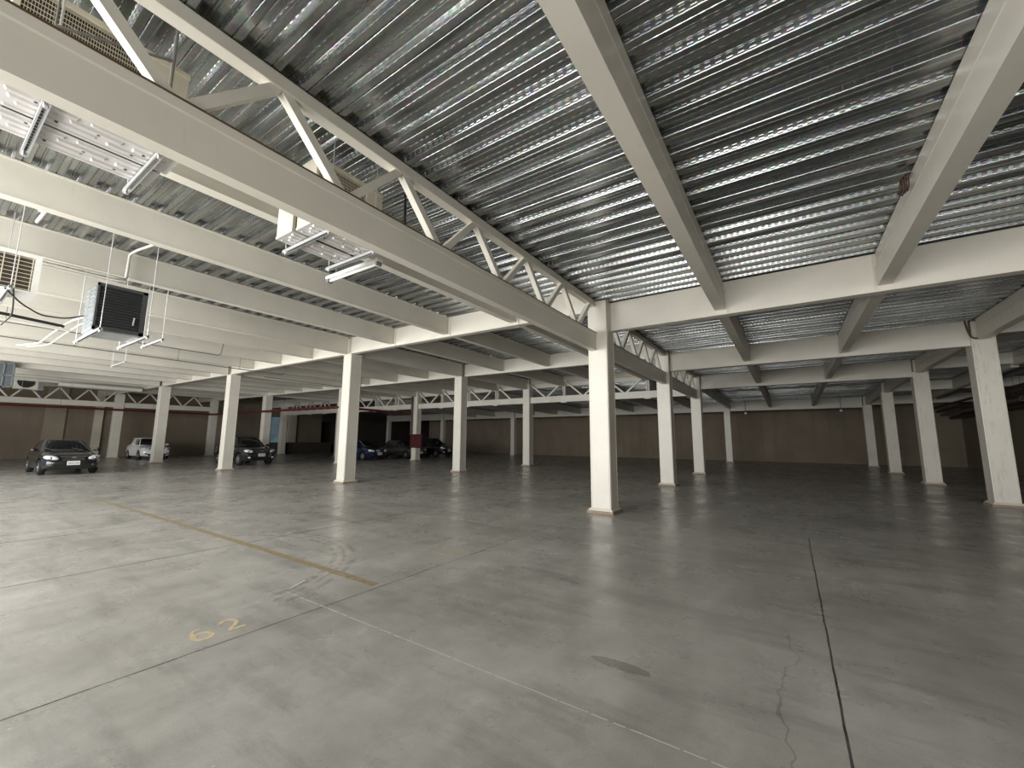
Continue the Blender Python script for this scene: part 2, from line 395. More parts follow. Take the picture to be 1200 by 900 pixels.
# ------------------------------------------------------------------ steel columns
def column(x, y, ztop, zbeam, label, w=.45, stub=None, mat='paint', group=None):
    t = thing('steel_column', label, 'column', (x, y, 0), group)
    h = w/2
    bm = new(); box(bm, x-h, x+h, y-h, y+h, .10, zbeam if stub else ztop)
    sh = obj('shaft', bm, mat, t, bevel=.012)
    bm = new()
    for sx in (-1, 1): tube(bm, [(x+sx*h*.86, y-h-.001, .12), (x+sx*h*.86, y-h-.001, zbeam)], .006, 5); tube(bm, [(x-h-.001, y+sx*h*.86, .12), (x-h-.001, y+sx*h*.86, zbeam)], .006, 5)
    obj('weld_seam', bm, mat, sh)
    bm = new(); frustum(bm, x, y, .055, .105, h+.055, h+.012); obj('base_plate', bm, mat, t)
    bm = new(); frustum(bm, x, y, 0, .055, h+.075, h+.06); obj('grout_pad', bm, 'grout', t)
    if stub:
        bm = new(); s = stub/2; box(bm, x-s, x+s, y-s, y+s, zbeam, ztop); obj('stub', bm, mat, t, bevel=.008)
        bm = new(); box(bm, x-h-.02, x+h+.02, y-h-.02, y+h+.02, zbeam-.025, zbeam); obj('cap_plate', bm, mat, t)
    return t
far = 'distant columns in the dark back bay'
column(8.86, 3.48, 4.74, 4.06, 'nearest cream square steel column, standing alone left of the floor glare in the middle')
column(15.42, 3.66, 4.74, 4.06, 'cream steel column just right of and behind the nearest one, second of that line')
column(21.6, 3.66, 4.74, 4.06, 'third cream column of the middle line, where the far lattice girder ends')
column(34.7, 3.78, 4.50, 3.85, 'small cream column against the dark brown back wall, last of the middle line', w=.42)
column(15.55, -4.33, 4.72, 4.30, 'large rust-stained cream column closest to the right edge of the photo', stub=.36, mat='stained')
column(21.75, -4.33, 4.72, 4.25, 'second cream column from the right, stained at its top under a sloping joist', stub=.36, mat='stained')
column(28.2, -4.3, 4.62, 4.10, 'third cream column in the line running back along the right side', stub=.36, mat='stained')
column(34.7, -4.28, 4.50, 3.90, 'thinnest and farthest cream column of the line on the right side', stub=.34, mat='stained')
NL = {
 ('C', 1): 'bright cream column left of centre, white on its left face and shaded on its right',
 ('C', 2): 'cream column halfway between the bright left column and the nearest middle one',
 ('C', 3): 'cream column carrying the far lattice girder, just left of the nearest middle column',
 ('D', 1): 'cream column standing in front of the dark SUV',
 ('D', 2): 'cream column mostly hidden behind the bright left-of-centre column',
 ('D', 3): 'cream column with the red hose cabinet on it',
 ('E', 1): 'cream column standing in front of the white car',
 ('E', 2): 'cream column behind the roof of the dark SUV, beside the bluish window',
 ('F', 1): 'leftmost cream column, between the black hatchback and the white car',
 ('F', 2): 'cream column at the far left corner where the red pipe turns',
}
for (rw, k), lb in NL.items():
    y = RY[rw] + (.12 if (rw, k) == ('C', 2) else 0); x = FX[k] + ({1: .15}.get(k, 0))
    zb = zl(y) if k != 3 else zl(y)+.36
    column(x, y, dl(y), zb, lb, w=.46 if rw in 'CD' else .5, stub=.30)
column(FX[5], RY['D'], 4.5, 3.85, 'dim back column seen between two of the girder columns, third from the right', w=.42)
column(FX[5], RY['E'], 4.5, 3.85, 'dim back column seen right of the hose cabinet', w=.42)
column(FX[5], RY['F']-.2, 4.5, 3.85, 'dim back column rising behind the blue car', w=.42)
column(FX[3], RY['E'], dl(RY['E']), zl(RY['E'])+.36, 'cream column showing only as a strip behind the bright left-of-centre column', w=.46, stub=.30)
column(FX[3], RY['F'], dl(RY['F']), zl(RY['F'])+.36, 'pale column at the left end of the far lattice girder, by the daylight slit', w=.5, stub=.30)

# ------------------------------------------------------------------ beams
def beam_profile(c, w, z0, z1, lip=.40):
    """box member with a welded seam and a slightly recessed upper leaf"""
    h = w/2; zs = z1-lip*(z1-z0)/.9
    return [(c-h, z0), (c+h, z0), (c+h, zs), (c+h+.008, zs+.006), (c+h-.006, zs+.018), (c+h-.012, zs+.024), (c+h-.012, z1), (c-h+.012, z1), (c-h+.012, zs+.024), (c-h+.006, zs+.018), (c-h-.008, zs+.006), (c-h, zs)]
def cross_beam(x, y0, y1, z0f, z1f, label, w=.20, group='cross beams of the roof', mat='paint', stiff=()):
    """I-shaped beam running across (Y)"""
    t = thing('cross_beam', label, 'beam', (x, y0, z0f(y0)), group); h = w/2
    d0, d1 = 0, z0f(y1)-z0f(y0); z0, z1 = z0f(y0), z1f(y0)
    bm = new(); prism(bm, [(x-.06, z0+.015), (x+.06, z0+.015), (x+.06, z1-.015), (x-.06, z1-.015)], 'Y', y0, y1, d0, d1); obj('web', bm, mat, t)
    for nm, a, b_ in (('bottom_flange', z0, z0+.018), ('top_flange', z1-.018, z1)):
        bm = new(); hw = h if nm[0] == 'b' else .075
        prism(bm, [(x-hw, a), (x+hw, a), (x+hw, b_), (x-hw, b_)], 'Y', y0, y1, d0, d1); obj(nm, bm, mat, t)
    for ys in stiff:
        dz = (ys-y0)/(y1-y0)*d1
        bm = new(); box(bm, x-.085, x-.06, ys-.008, ys+.008, z0+.018+dz, z1-.018+dz); obj('stiffener', bm, mat, t)
    return t
def joist(y, x0, x1, z0, z1, label, w=.19, group='ceiling joists', mat='paint', drop=0, seam=True):
    h = w/2
    pf = beam_profile(y, w, z0, z1) if seam else [(y-h, z0), (y+h, z0), (y+h, z0+.02), (y+h-.012, z0+.026), (y+h-.012, z1-.03), (y+h, z1-.024), (y+h, z1), (y-h, z1), (y-h, z1-.024), (y-h+.012, z1-.03), (y-h+.012, z0+.026), (y-h, z0+.02)]
    o = obj('ceiling_joist', new_prism(pf, x0, x1, drop), mat)
    return tag(o, label, 'joist', group)
def new_prism(prof, x0, x1, drop=0):
    bm = new(); prism(bm, prof, 'X', x0, x1, 0, -drop); return bm
ORD = ['first', 'second', 'third', 'fourth', 'fifth', 'sixth', 'seventh', 'eighth', 'ninth', 'tenth', 'eleventh', 'twelfth', 'thirteenth', 'fourteenth', 'fifteenth', 'sixteenth']
BAYN = {1: 'in the nearest bay', 2: 'in the second bay back', 3: 'in the third bay back'}

# right, lower roof
RP = [.98, -1.51]
FR = {1: 'nearest', 2: 'second nearest', 3: 'third nearest'}
for k in (1, 2, 3):
    x = FX[k]
    ya = 3.26 if k == 1 else 3.42
    cross_beam(x, -4.10, ya, lambda y: 4.06, lambda y: 4.735, 'cream cross beam %s to the camera running right from the middle column line' % FR[k], stiff=(.98-.13, -1.51+.13))
    cross_beam(x, YR, -4.52, lambda y: 4.33, lambda y: 4.735, 'short shallow cross beam right of the stained column line, %s to the camera' % FR[k])
cross_beam(FX[5], -4.07, 3.56, lambda y: 3.80, lambda y: 4.48, 'dark farthest cross beam in front of the back wall, right of the last middle column')
cross_beam(FX[5], YR, -4.5, lambda y: 3.95, lambda y: 4.48, 'farthest short cross beam by the pipes in the back right corner')
cross_beam(FX[4], YR, -4.5, lambda y: 4.15, lambda y: 4.60, 'short cross beam running right from the third stained column')
for a, b_, lb in ((4.0, 13.1, 'farthest cross beam seen under the far lattice girder, beside the nearest middle column'), (13.6, 22.9, 'farthest cross beam between two dim back columns under the girder'), (23.4, 32.6, 'farthest dim cross beam above the dark car behind the hose cabinet'), (33.1, 42.0, 'farthest dim cross beam above the blue car')):
    cross_beam(FX[5], a, b_, lambda y: 3.78, lambda y: 4.48, lb)
seg = {1: (XB-1, FX[1]-.07), 2: (FX[1]+.07, FX[2]-.07), 3: (FX[2]+.07, FX[3]-.07)}
for k, (a, b_) in seg.items():
    for i, y in enumerate(RP):
        joist(y, a, b_, 4.17, 4.742, 'cream joist %s right of the middle column line, %s' % (('first', 'second')[i], BAYN[k]))
    joist(-6.8, a, b_, 4.25, 4.742, 'cream joist between the stained columns and the right wall, %s' % BAYN[k])
    joist(RY['B'], a if k == 1 else (a+.35), b_ if k == 3 else (b_ if k == 1 else b_-.1), 4.20, 4.742, 'cream joist running from the stained right columns, %s' % BAYN[k], mat='stained')
for i, y in enumerate(RP + [-6.8, 3.6, 6.0, 8.4, 10.9, 15.8, 18.2, 20.7, 25.5, 28]):
    joist(y, FX[3]+.16, FX[5]-.07, 4.22, 4.738, 'dark joist of the unlit back bay, %s from the right wall' % ORD[i], drop=.245, group='joists of the unlit back bay')
for a, b_, lb in ((FX[3]+.35, FX[4]-.2, 'sloping stained joist between the second and third right columns'), (FX[4]+.2, FX[5]-.2, 'dim joist between the two farthest right columns')):
    joist(RY['B'], a, b_, 4.2-.019*(a-21.6), 4.74-.019*(a-21.6), lb, mat='stained', drop=.019*(b_-a))

# left, raised roof
for k in (1, 2):
    x = FX[k]
    rows = ['A', 'C', 'D', 'E', 'F']
    for a, b_ in zip(rows, rows[1:]):
        ya, yb = RY[a]+.17, RY[b_]-.16
        st = [RY[a]+(RY[b_]-RY[a])*q/4 - .13 for q in (1, 2, 3)]
        cross_beam(x, ya, yb, zl, lambda y: dl(y)-.006, 'cream cross beam of the raised left roof, %s frame, %s' % (('nearest', 'second')[k-1],
            {'C': 'between the lattice girder and the bright left column', 'D': 'left of the bright left-of-centre column', 'E': 'above the dark SUV', 'F': 'above the white car'}[b_]), stiff=st)
    cross_beam(x, RY['F']+.17, YL, zl, lambda y: dl(y)-.006, 'short cross beam end at the left wall, %s frame' % ('nearest', 'second')[k-1])
cnt = 0
rows = ['A', 'C', 'D', 'E', 'F']
for k, (a, b_) in seg.items():
    n = 0
    for r0, r1 in zip(rows, rows[1:]):
        for q in (1, 2, 3, 4):
            y = 3.55 + (RY['C']-3.55)*q/4 if r0 == 'A' else RY[r0] + (RY[r1]-RY[r0])*q/4
            if k == 3 and r0 in 'E': continue
            isrow = q == 4
            if isrow and r1 == 'F': continue
            z0 = zl(y) + (0 if isrow else .085)
            xa = a + (.17 if k > 1 and isrow else 0); xb = b_ - (.1 if isrow else 0) - (.02 if k == 3 else 0)
            lb = 'raised-roof cream joist, %s left of the lattice girder, %s' % (ORD[n], BAYN[k])
            if isrow: lb = 'deep raised-roof joist along the %s column line, %s' % ({'C': 'bright left', 'D': 'dark SUV', 'E': 'white car'}[r1], BAYN[k])
            joist(y, xa, xb, z0, dl(y)-.004, lb, w=.20 if isrow else .18, seam=False)
            n += 1

# ------------------------------------------------------------------ lattice girders
def girder_x(y, x0, x1, zb, zc, zt, nodes_t, label, w=.13, dz=0, group='lattice girders'):
    t = thing('lattice_girder', label, 'girder', (x0, y, zb), group); h = w/2
    bm = new(); prism(bm, [(y-h, zb), (y+h, zb), (y+h, zc), (y-h-.012, zc), (y-h-.012, zc-.075), (y-h, zc-.085)], 'X', x0, x1, 0, dz)
    bc = obj('bottom_chord', bm, 'paint', t)
    bm = new(); prism(bm, [(y-h-.016, zc), (y+h, zc), (y+h, zc+.016), (y-h-.016, zc+.016)], 'X', x0, x1, 0, dz); obj('rusty_edge', bm, 'rust', bc)
    bm = new(); prism(bm, [(y-h, zt-.13), (y+h, zt-.13), (y+h, zt), (y-h, zt)], 'X', x0, x1, 0, dz); obj('top_chord', bm, 'paint', t, bevel=.006)
    for (xa, za), (xb, zb_) in nodes_t:
        bm = new(); bar(bm, (xa, y, za), (xb, y, zb_), .085, .085, (0, 1, 0)); obj('diagonal', bm, 'paint', t)
    return t
def zigzag(x0, x1, first_top, half, zlo, zhi, gap=.055):
    out = []; i = 0; x = first_top
    while x-half > x0: x -= 2*half
    while x < x1+half:
        for s in (-1, 1):
            a, b_ = (x+s*gap*.6, zhi), (x+s*(half-gap), zlo)
            if x0 < b_[0] < x1 and x0-.05 < a[0] < x1+.05: out.append((a, b_))
        x += 2*half
    return out
girder_x(3.565, XB, 8.63, 3.58, 3.98, 4.742, zigzag(XB, 8.7, 1.55, .687, 3.99, 4.63), 'large cream lattice girder crossing the upper left, from the edge to the nearest column')
girder_x(3.60, 9.10, 15.18, 3.58, 3.98, 4.742, zigzag(9.1, 15.2, 9.9, .687, 3.99, 4.63), 'cream lattice girder between the nearest middle column and the one behind it')
girder_x(3.63, 15.66, 21.36, 3.58, 3.98, 4.742, zigzag(15.6, 21.4, 16.4, .687, 3.99, 4.63), 'short-looking lattice girder between the second and third middle columns')
girder_x(42.3, XB, 8.88, 3.74, 4.12, 5.12, zigzag(XB, 8.9, 5.95, .735, 4.14, 4.99), 'pale lattice girder at the far left edge behind the black hatchback', w=.2, dz=.08)
girder_x(42.3, 9.4, 15.2, 3.82, 4.20, 5.14, zigzag(9.4, 15.2, 10.9, .735, 4.22, 5.01), 'pale lattice girder behind the white car', w=.2, dz=.06)
def girder_y(x, y0, y1, ybase, label, group='lattice girders'):
    zb, zc, zt = 3.77, 4.13, 4.96
    t = thing('lattice_girder', label, 'girder', (x, y0, zb), group); dz = .003*(y1-y0); s = lambda y: .003*(y-3.5)
    d0, d1 = s(y0), s(y1)
    bm = new(); prism(bm, [(x-.10, zb), (x+.10, zb), (x+.10, zc), (x-.10, zc)], 'Y', y0, y1, d0, d1); bc = obj('bottom_chord', bm, 'paint', t)
    bm = new(); prism(bm, [(x-.07, zt), (x+.07, zt), (x+.07, dl(y0)-.01-d0), (x-.07, dl(y0)-.01-d0)], 'Y', y0, y1, d0, d1+dl(y1)-dl(y0)-(d1-d0)); obj('top_chord', bm, 'paint', t)
    P = 2.425
    for q in range(0, 18):
        yt = ybase + q*P
        for sg in (-1, 1):
            a, b_ = yt+sg*.09, yt+sg*(P/2-.07)
            if y0-.02 < b_ < y1+.02 and y0-.1 < a < y1+.1:
                bm = new(); bar(bm, (x, a, zt+.02+s(a)), (x, b_, zc-.02+s(b_)), .10, .085, (1, 0, 0)); obj('diagonal', bm, 'paint', t)
        if y0+.3 < yt < y1-.3:
            for sg in (-1, 1):
                bm = new(); bar(bm, (x, yt+sg*.055, zt+.02+s(yt)), (x, yt+sg*.055, zc-.02+s(yt)), .07, .045, (1, 0, 0)); obj('vertical', bm, 'paint', t)
            bm = new(); box(bm, x-.12, x+.12, yt-.16, yt+.16, zb-.05+s(yt), zb+s(yt)); obj('splice_plate', bm, 'paint', bc)
rr = ['A', 'C', 'D', 'E', 'F']
for a, b_, lb in zip(rr, rr[1:], ('far lattice girder between the hidden middle column and its left neighbour', 'far lattice girder just right of the hose cabinet column', 'far lattice girder with red pipework across it, left of the hose cabinet', 'farthest left part of the cross lattice girder, above the dark opening')):
    girder_y(FX[3], RY[a]+(.42 if a == 'A' else .25), RY[b_]-.25, 3.55 if a == 'A' else RY[a]-.0, lb)

# ------------------------------------------------------------------ air-conditioning condensers hung from the roof
def embossed_base(bm, x0, x1, y0, y1, z):
    """pressed-steel pan seen from below: tray with raised ribs, pads and foot runners"""
    box(bm, x0, x1, y0, y1, z, z+.035)
    L, D = x1-x0, y1-y0
    for a, b_, c, d, t in ((.04, .40, .10, .24, .016), (.46, .96, .08, .20, .012), (.06, .30, .34, .50, .014), (.36, .66, .30, .46, .018), (.72, .94, .34, .52, .012), (.10, .52, .58, .70, .012), (.58, .92, .60, .76, .016), (.05, .95, .84, .92, .010)):
        v0 = len(bm.verts)
        frustum_rect(bm, x0+L*a, x0+L*b_, y0+D*c, y0+D*d, z-t, z, .012)
def frustum_rect(bm, x0, x1, y0, y1, z0, z1, ins):
    a = [bm.verts.new((x, y, z0)) for x, y in ((x0+ins, y0+ins), (x1-ins, y0+ins), (x1-ins, y1-ins), (x0+ins, y1-ins))]
    b_ = [bm.verts.new((x, y, z1)) for x, y in ((x0, y0), (x1, y0), (x1, y1), (x0, y1))]
    bm.faces.new(a[::-1])
    for i in range(4): bm.faces.new((a[i], a[(i+1) % 4], b_[(i+1) % 4], b_[i]))
def condenser(x0, x1, y0, y1, z0, z1, label, style, group='hanging condensers', shell='beige', base='pan', holes=True):
    t = thing('condenser_unit', label, 'air conditioner', ((x0+x1)/2, (y0+y1)/2, z0), group)
    L = x1-x0
    if style == 'coil':
        bm = new(); xs = x1-.27*L
        box(bm, x0, x1, y0+.04, y1, z0+.035, z1-.02); obj('cabinet', bm, 'coil', t)
        bm = new(); box(bm, xs, x1+.006, y0, y1+.006, z0+.03, z1-.02); sp = obj('service_panel', bm, shell, t, bevel=.008)
        bm = new(); box(bm, x0-.006, x1+.012, y0-.012, y1+.012, z1-.055, z1); obj('lid', bm, shell, t, bevel=.008)
        bm = new(); box(bm, x0-.006, x0+.035, y0, y1+.006, z0+.03, z1-.04); obj('end_panel', bm, shell, t, bevel=.006)
        bm = new(); box(bm, x0, xs, y1-.01, y1+.006, z0+.03, z1-.04); obj('rear_panel', bm, shell, t)
        bm = new(); k = x0+.05
        while k < xs: bar(bm, (k, y0+.01, z0+.05), (k, y0+.01, z1-.05), .003, .003, (1, 0, 0)); k += .016
        z = z0+.06
        while z < z1-.05: bar(bm, (x0+.03, y0+.008, z), (xs, y0+.008, z), .004, .005, (0, 1, 0)); z += .04
        obj('coil_guard', bm, 'beige', t)
        bm = new(); cx, cz = xs+.11, z0+.60*(z1-z0)
        for q in range(4):
            a = q*math.pi/2+.5
            tube(bm, [(cx+.035*math.cos(a)+.045*math.cos(s*math.pi/5), y0-.012, cz+.045*math.sin(a)+.045*math.sin(s*math.pi/5)) for s in range(11)], .006, 5)
        obj('cable_loops', bm, 'cable', sp)
        bm = new(); embossed_base(bm, x0-.01, x1+.01, y0-.005, y1+.01, z0); bp = obj('base_pan', bm, base, t)
        bm = new(); D = y1-y0
        for q, (a, c) in enumerate(((.18, .17), (.52, .40), (.80, .44), (.30, .64), (.74, .68))):
            tube(bm, [(x0+L*a, y0+D*c, z0-.019), (x0+L*a, y0+D*c, z0-.012)], .011, 8)
        obj('drain_holes', bm, 'black', bp)
    elif style == 'louver':
        bm = new(); box(bm, x0, x1, y0+.05, y1, z0, z1); obj('cabinet', bm, 'grey', t, bevel=.012)
        bm = new(); box(bm, x0+.01, x1-.01, y0+.03, y0+.06, z0+.01, z1-.01); obj('coil', bm, 'black', t)
        bm = new()
        for a, b_ in ((x0, x0+.028), (x1-.07, x1)): box(bm, a, b_, y0, y0+.06, z0, z1)
        for a, b_ in ((z0, z0+.05), (z1-.05, z1)): box(bm, x0, x1, y0, y0+.06, a, b_)
        obj('grille_frame', bm, 'darkgrey', t)
        bm = new(); n = 15
        for q in range(n):
            z = z0+.06+(z1-z0-.12)*q/(n-1)
            vs = [bm.verts.new(p) for p in ((x0+.02, y0+.005, z-.012), (x1-.06, y0+.005, z-.012), (x1-.06, y0+.035, z+.012), (x0+.02, y0+.035, z+.012))]
            bm.faces.new(vs); vs = [bm.verts.new((v.co.x, v.co.y+.004, v.co.z+.006)) for v in vs]; bm.faces.new(vs[::-1])
        obj('louvre_slats', bm, 'slat', t)
        bm = new(); D = y1-y0
        for q in range(10):
            z = z0+.07+(z1-z0-.14)*q/9
            for w0, w1 in ((.12, .5), (.56, .92)):
                vs = [(x0-.001, y0+D*w0, z-.014), (x0-.001, y0+D*w1, z-.014), (x0-.022, y0+D*w1, z+.014), (x0-.022, y0+D*w0, z+.014)]
                bm.faces.new([bm.verts.new(p) for p in vs])
        obj('side_louvres', bm, 'grey', t)
        bm = new(); box(bm, x0+.02, x1-.02, y0+.08, y1-.02, z0-.03, z0); obj('base_pan', bm, 'zinc', t)
        bm = new(); tube(bm, [(x1-.16, y0-.004, z0+.16), (x1-.15, y0-.004, z0+.3)], .012, 6); obj('badge', bm, 'zinc', t)
    elif style == 'framed':
        bm = new(); box(bm, x0+.02, x1-.02, y0+.05, y1-.03, z0+.02, z1-.02); obj('cabinet', bm, 'coil', t)
        bm = new()
        for a, b_ in ((x0, x0+.07), (x1-.07, x1)): box(bm, a, b_, y0, y1, z0, z1)
        for a, b_ in ((z0, z0+.03), (z1-.06, z1)): box(bm, x0+.07, x1-.07, y0, y1, a, b_)
        bmesh.ops.remove_doubles(bm, verts=bm.verts, dist=.0001); obj('casing', bm, 'white', t)
        bm = new()
        for q in range(9): z = z0+.05+(z1-z0-.13)*q/8; bar(bm, (x0+.05, y0+.02, z), (x1-.05, y0+.02, z), .006, .008, (0, 1, 0))
        for q in range(6): x = x0+.09+(x1-x0-.18)*q/5; bar(bm, (x, y0+.012, z0+.02), (x, y0+.012, z1-.04), .012, .008, (1, 0, 0))
        obj('wire_grille', bm, 'beige', t)
    elif style == 'slatted':
        bm = new(); box(bm, x0, x1, y0+.04, y1, z0, z1); obj('cabinet', bm, 'grey', t, bevel=.01)
        bm = new()
        for q in range(4): x = x0+.02+(x1-x0-.09)*q/3; box(bm, x, x+.05, y0, y0+.06, z0, z1)
        for z in (z0, (z0+z1)/2-.03, z1-.06): box(bm, x0, x1, y0, y0+.05, z, z+.05)
        obj('grille_frame', bm, 'grey', t)
        bm = new()
        for q in range(22): z = z0+.05+(z1-z0-.1)*q/21; box(bm, x0+.03, x1-.03, y0+.015, y0+.045, z-.008, z+.008)
        obj('louvre_slats', bm, 'darkgrey', t)
    elif style == 'fan':
        bm = new(); box(bm, x0, x1, y0, y1, z0, z1); obj('cabinet', bm, 'beige', t, bevel=.015)
        cx, cz, R = x0+.38*L, (z0+z1)/2, .40*(z1-z0)
        bm = new(); lathe(bm, [(R, 0), (R, .03), (.02, .03)], (cx, y0-.034, cz), 'Y', 28); obj('fan_opening', bm, 'black', t)
        bm = new()
        for q in range(5):
            rq = R*(q+1)/5
            tube(bm, [(cx+rq*math.cos(s*math.pi/12), y0-.04, cz+rq*math.sin(s*math.pi/12)) for s in range(25)], .006, 5)
        for q in range(8): bar(bm, (cx, y0-.04, cz), (cx+R*math.cos(q*math.pi/4), y0-.04, cz+R*math.sin(q*math.pi/4)), .006, .006, (0, 1, 0))
        obj('fan_guard', bm, 'darkgrey', t)
        bm = new(); box(bm, x0+.8*L, x1-.02, y0-.012, y0+.01, z0+.04, z1-.05); obj('service_panel', bm, 'grey', t)
    return t
Z1 = 4.06
def gap_strip(t, x0, x1, y0, y1, z):
    bm = new(); box(bm, x0, x1, y0, y1, z, z+.05); obj('gap_shade_strip', bm, 'black', t)  # black strip added to paint the shaded gap between paired units
condenser(.10, 1.14, 4.47, 4.80, Z1, 4.95, 'beige condenser above the big lattice girder, showing its wire coil guard, nearest the left edge', 'coil')
c2 = condenser(.10, 1.10, 4.845, 5.20, Z1, 4.93, 'condenser behind the first, its white pressed pan left of a black slot', 'coil')
condenser(2.42, 3.36, 4.45, 4.80, Z1, 4.92, 'second beige condenser along the lattice girder, with black cable loops on its panel', 'coil')
c4 = condenser(2.40, 3.32, 4.87, 5.24, Z1, 4.90, 'rear condenser of the second hanging pair, its white end facing the camera', 'coil', shell='beige')
gap_strip(c2, .15, 1.08, 4.813, 4.843, 4.062); gap_strip(c4, 2.62, 3.30, 4.815, 4.868, 4.062)
condenser(1.60, 2.26, 9.55, 10.30, 3.36, 4.17, 'dark grey condenser with horizontal louvres hanging over the left lane', 'louver')
condenser(.05, .95, 9.55, 10.1, 3.74, 4.36, 'brown-grilled unit in a white casing at the left edge', 'framed')
condenser(1.75, 2.72, 30.0, 30.6, 3.83, 5.0, 'tall grey slatted unit at the left edge high above the black hatchback', 'slatted')
condenser(3.45, 4.62, 37.6, 38.1, 4.38, 5.24, 'small beige unit with a round fan beside the grey slatted one', 'fan')

def hanger(x, y0, y1, z, ztop, label, group='hanger rails under the condensers'):
    t = thing('hanger_rail', label, 'bracket', (x, (y0+y1)/2, z), group)
    bm = new()
    for a, b_, c, d in ((x-.024, x-.019, z-.04, z), (x+.019, x+.024, z-.04, z), (x-.024, x+.024, z-.004, z), (x-.024, x-.012, z-.044, z-.04), (x+.012, x+.024, z-.044, z-.04)): box(bm, a, b_, y0, y1, c, d)
    n = int((y1-y0)/.055)
    sc = obj('slotted_channel', bm, 'zinc', t)
    bm = new()
    for q in range(n): yy = y0+.05+(y1-y0-.1)*q/max(1, n-1); box(bm, x-.009, x+.009, yy-.018, yy+.018, z-.0075, z-.0045)
    obj('slots', bm, 'black', sc)  # black plates paint the shade inside the slotted channel
    for yy in (y0+.04, y1-.04):
        bm = new(); tube(bm, [(x, yy, z-.05), (x, yy, ztop(yy))], .006, 6); rd = obj('threaded_rod', bm, 'zinc', t)
        bm = new(); lathe(bm, [(.016, 0), (.016, .018)], (x, yy, z-.062), 'Z', 6); obj('nut', bm, 'zinc', rd)
    return t
hanger(.33, 4.40, 5.42, 4.045, dl, 'slotted rail under the left end of the first condenser pair')
hanger(1.00, 4.40, 5.42, 4.045, dl, 'slotted rail under the right end of the first condenser pair')
hanger(2.60, 4.38, 5.45, 4.045, dl, 'slotted rail under the left end of the second condenser pair')
hanger(3.24, 4.38, 5.48, 4.045, dl, 'slotted rail under the right end of the second condenser pair, beside the strip light')
hanger(1.64, 9.2, 10.95, 3.33, dl, 'white rail under the left side of the dark louvred condenser')
hanger(2.24, 9.2, 10.95, 3.33, dl, 'white rail under the right side of the dark louvred condenser')
hanger(2.98, 11.2, 12.6, 3.70, dl, 'small empty white hanger rail right of the dark louvred condenser')
hanger(.66, 9.2, 10.5, 3.73, dl, 'rail under the brown-grilled unit at the left edge')
hanger(3.9, 18.0, 19.6, 4.05, dl, 'small dim hanger rail farther back over the lane')
hanger(2.2, 29.6, 31, 3.82, dl, 'rail under the tall grey slatted unit')
hanger(3.75, 37.4, 38.4, 4.37, dl, 'left rail under the round-fan unit')
hanger(4.35, 37.4, 38.4, 4.37, dl, 'right rail under the round-fan unit')

# strip light under the roof beside the second pair of condensers
t = thing('strip_light', 'white fluorescent strip light hanging beside the second condenser pair', 'lamp', (3.64, 5.45, 4.14))
bm = new(); box(bm, 3.59, 3.70, 4.80, 6.10, 4.13, 4.18); obj('body', bm, 'white', t, bevel=.006)
bm = new(); tube(bm, [(3.645, 4.86, 4.105), (3.645, 6.04, 4.105)], .019, 10); obj('tube', bm, 'white', t, smooth=40)
for y in (4.81, 6.05):
    bm = new(); box(bm, 3.60, 3.69, y, y+.04, 4.075, 4.135); obj('lamp_holder', bm, 'grey', t, bevel=.004)
for y in (5.0, 5.9):
    bm = new(); tube(bm, [(3.645, y, 4.18), (3.645, y, dl(y))], .004, 5); obj('hanger_wire', bm, 'zinc', t)

# ------------------------------------------------------------------ pipes, conduits, cables
def run(name, pts, rad, mat, label, cat='pipe', seg=8, br=.1, clips=(), group=None):
    bm = new(); tube(bm, bend(pts, br), rad, seg)
    o = obj(name, bm, mat, smooth=50); tag(o, label, cat, group)
    for p, top in clips:
        bm = new(); tube(bm, [(p[0], p[1], p[2]+rad*.6), (p[0], p[1], top)], .008, 5); obj('hanger_rod', bm, 'darkconduit', o)
        bm = new(); lathe(bm, [(rad*1.25, -.02), (rad*1.25, .02)], p, 'X', 10); obj('clamp', bm, mat, o)
    return o
run('fire_pipe', [(XB, 41.6, 3.62), (15.05, 41.6, 3.60), (15.05, 23.35, 3.52), (21.13, 23.3, 3.48)], .075, 'redpipe',
    'red fire pipe along the left wall turning right past the columns', br=.2, clips=[((2, 41.6, 3.62), dl(41.6)), ((6, 41.6, 3.61), dl(41.6)), ((11, 41.6, 3.605), dl(41.6))])
run('riser_pipe', [(21.2, 23.3, 1.925), (21.2, 23.3, 4.85)], .07, 'darkred', 'dark red riser pipe dropping to the hose cabinet')
run('conduit', [(XB, 10.60, 4.56), (2.02, 10.60, 4.56), (2.14, 10.60, 4.58)], .022, 'conduit', 'white conduit along the bottom of the second joist left of the girder', 'conduit')
run('conduit', [(XB, 10.52, 4.60), (2.0, 10.52, 4.60), (2.14, 10.60, 4.62), (2.16, 10.66, 5.17), (2.2, 10.4, 5.20), (2.5, 8.6, 5.20)], .024, 'conduit', 'white conduit climbing the face of a joist above the dark louvred condenser', 'conduit', br=.06)
run('conduit', [(.75, 8.55, 4.72), (.9, 8.75, 4.9), (.92, 9.3, 5.16), (.90, 10.4, 5.19)], .028, 'conduit', 'short curved white conduit between two left joists', 'conduit', br=.15)
run('insulated_pipe', [(XB, 12.6, 4.06), (.86, 12.95, 4.01), (1.75, 13.0, 3.95)], .032, 'black', 'black insulated pipe running left from the dark louvred condenser', 'pipe', clips=[((.5, 12.9, 4.03), 4.66)])
run('pipe_tray', [(XB, 12.3, 3.86), (.9, 12.6, 3.84), (1.8, 12.7, 3.82)], .03, 'conduit', 'pale pipe just under the black insulated one at the left edge', 'pipe')
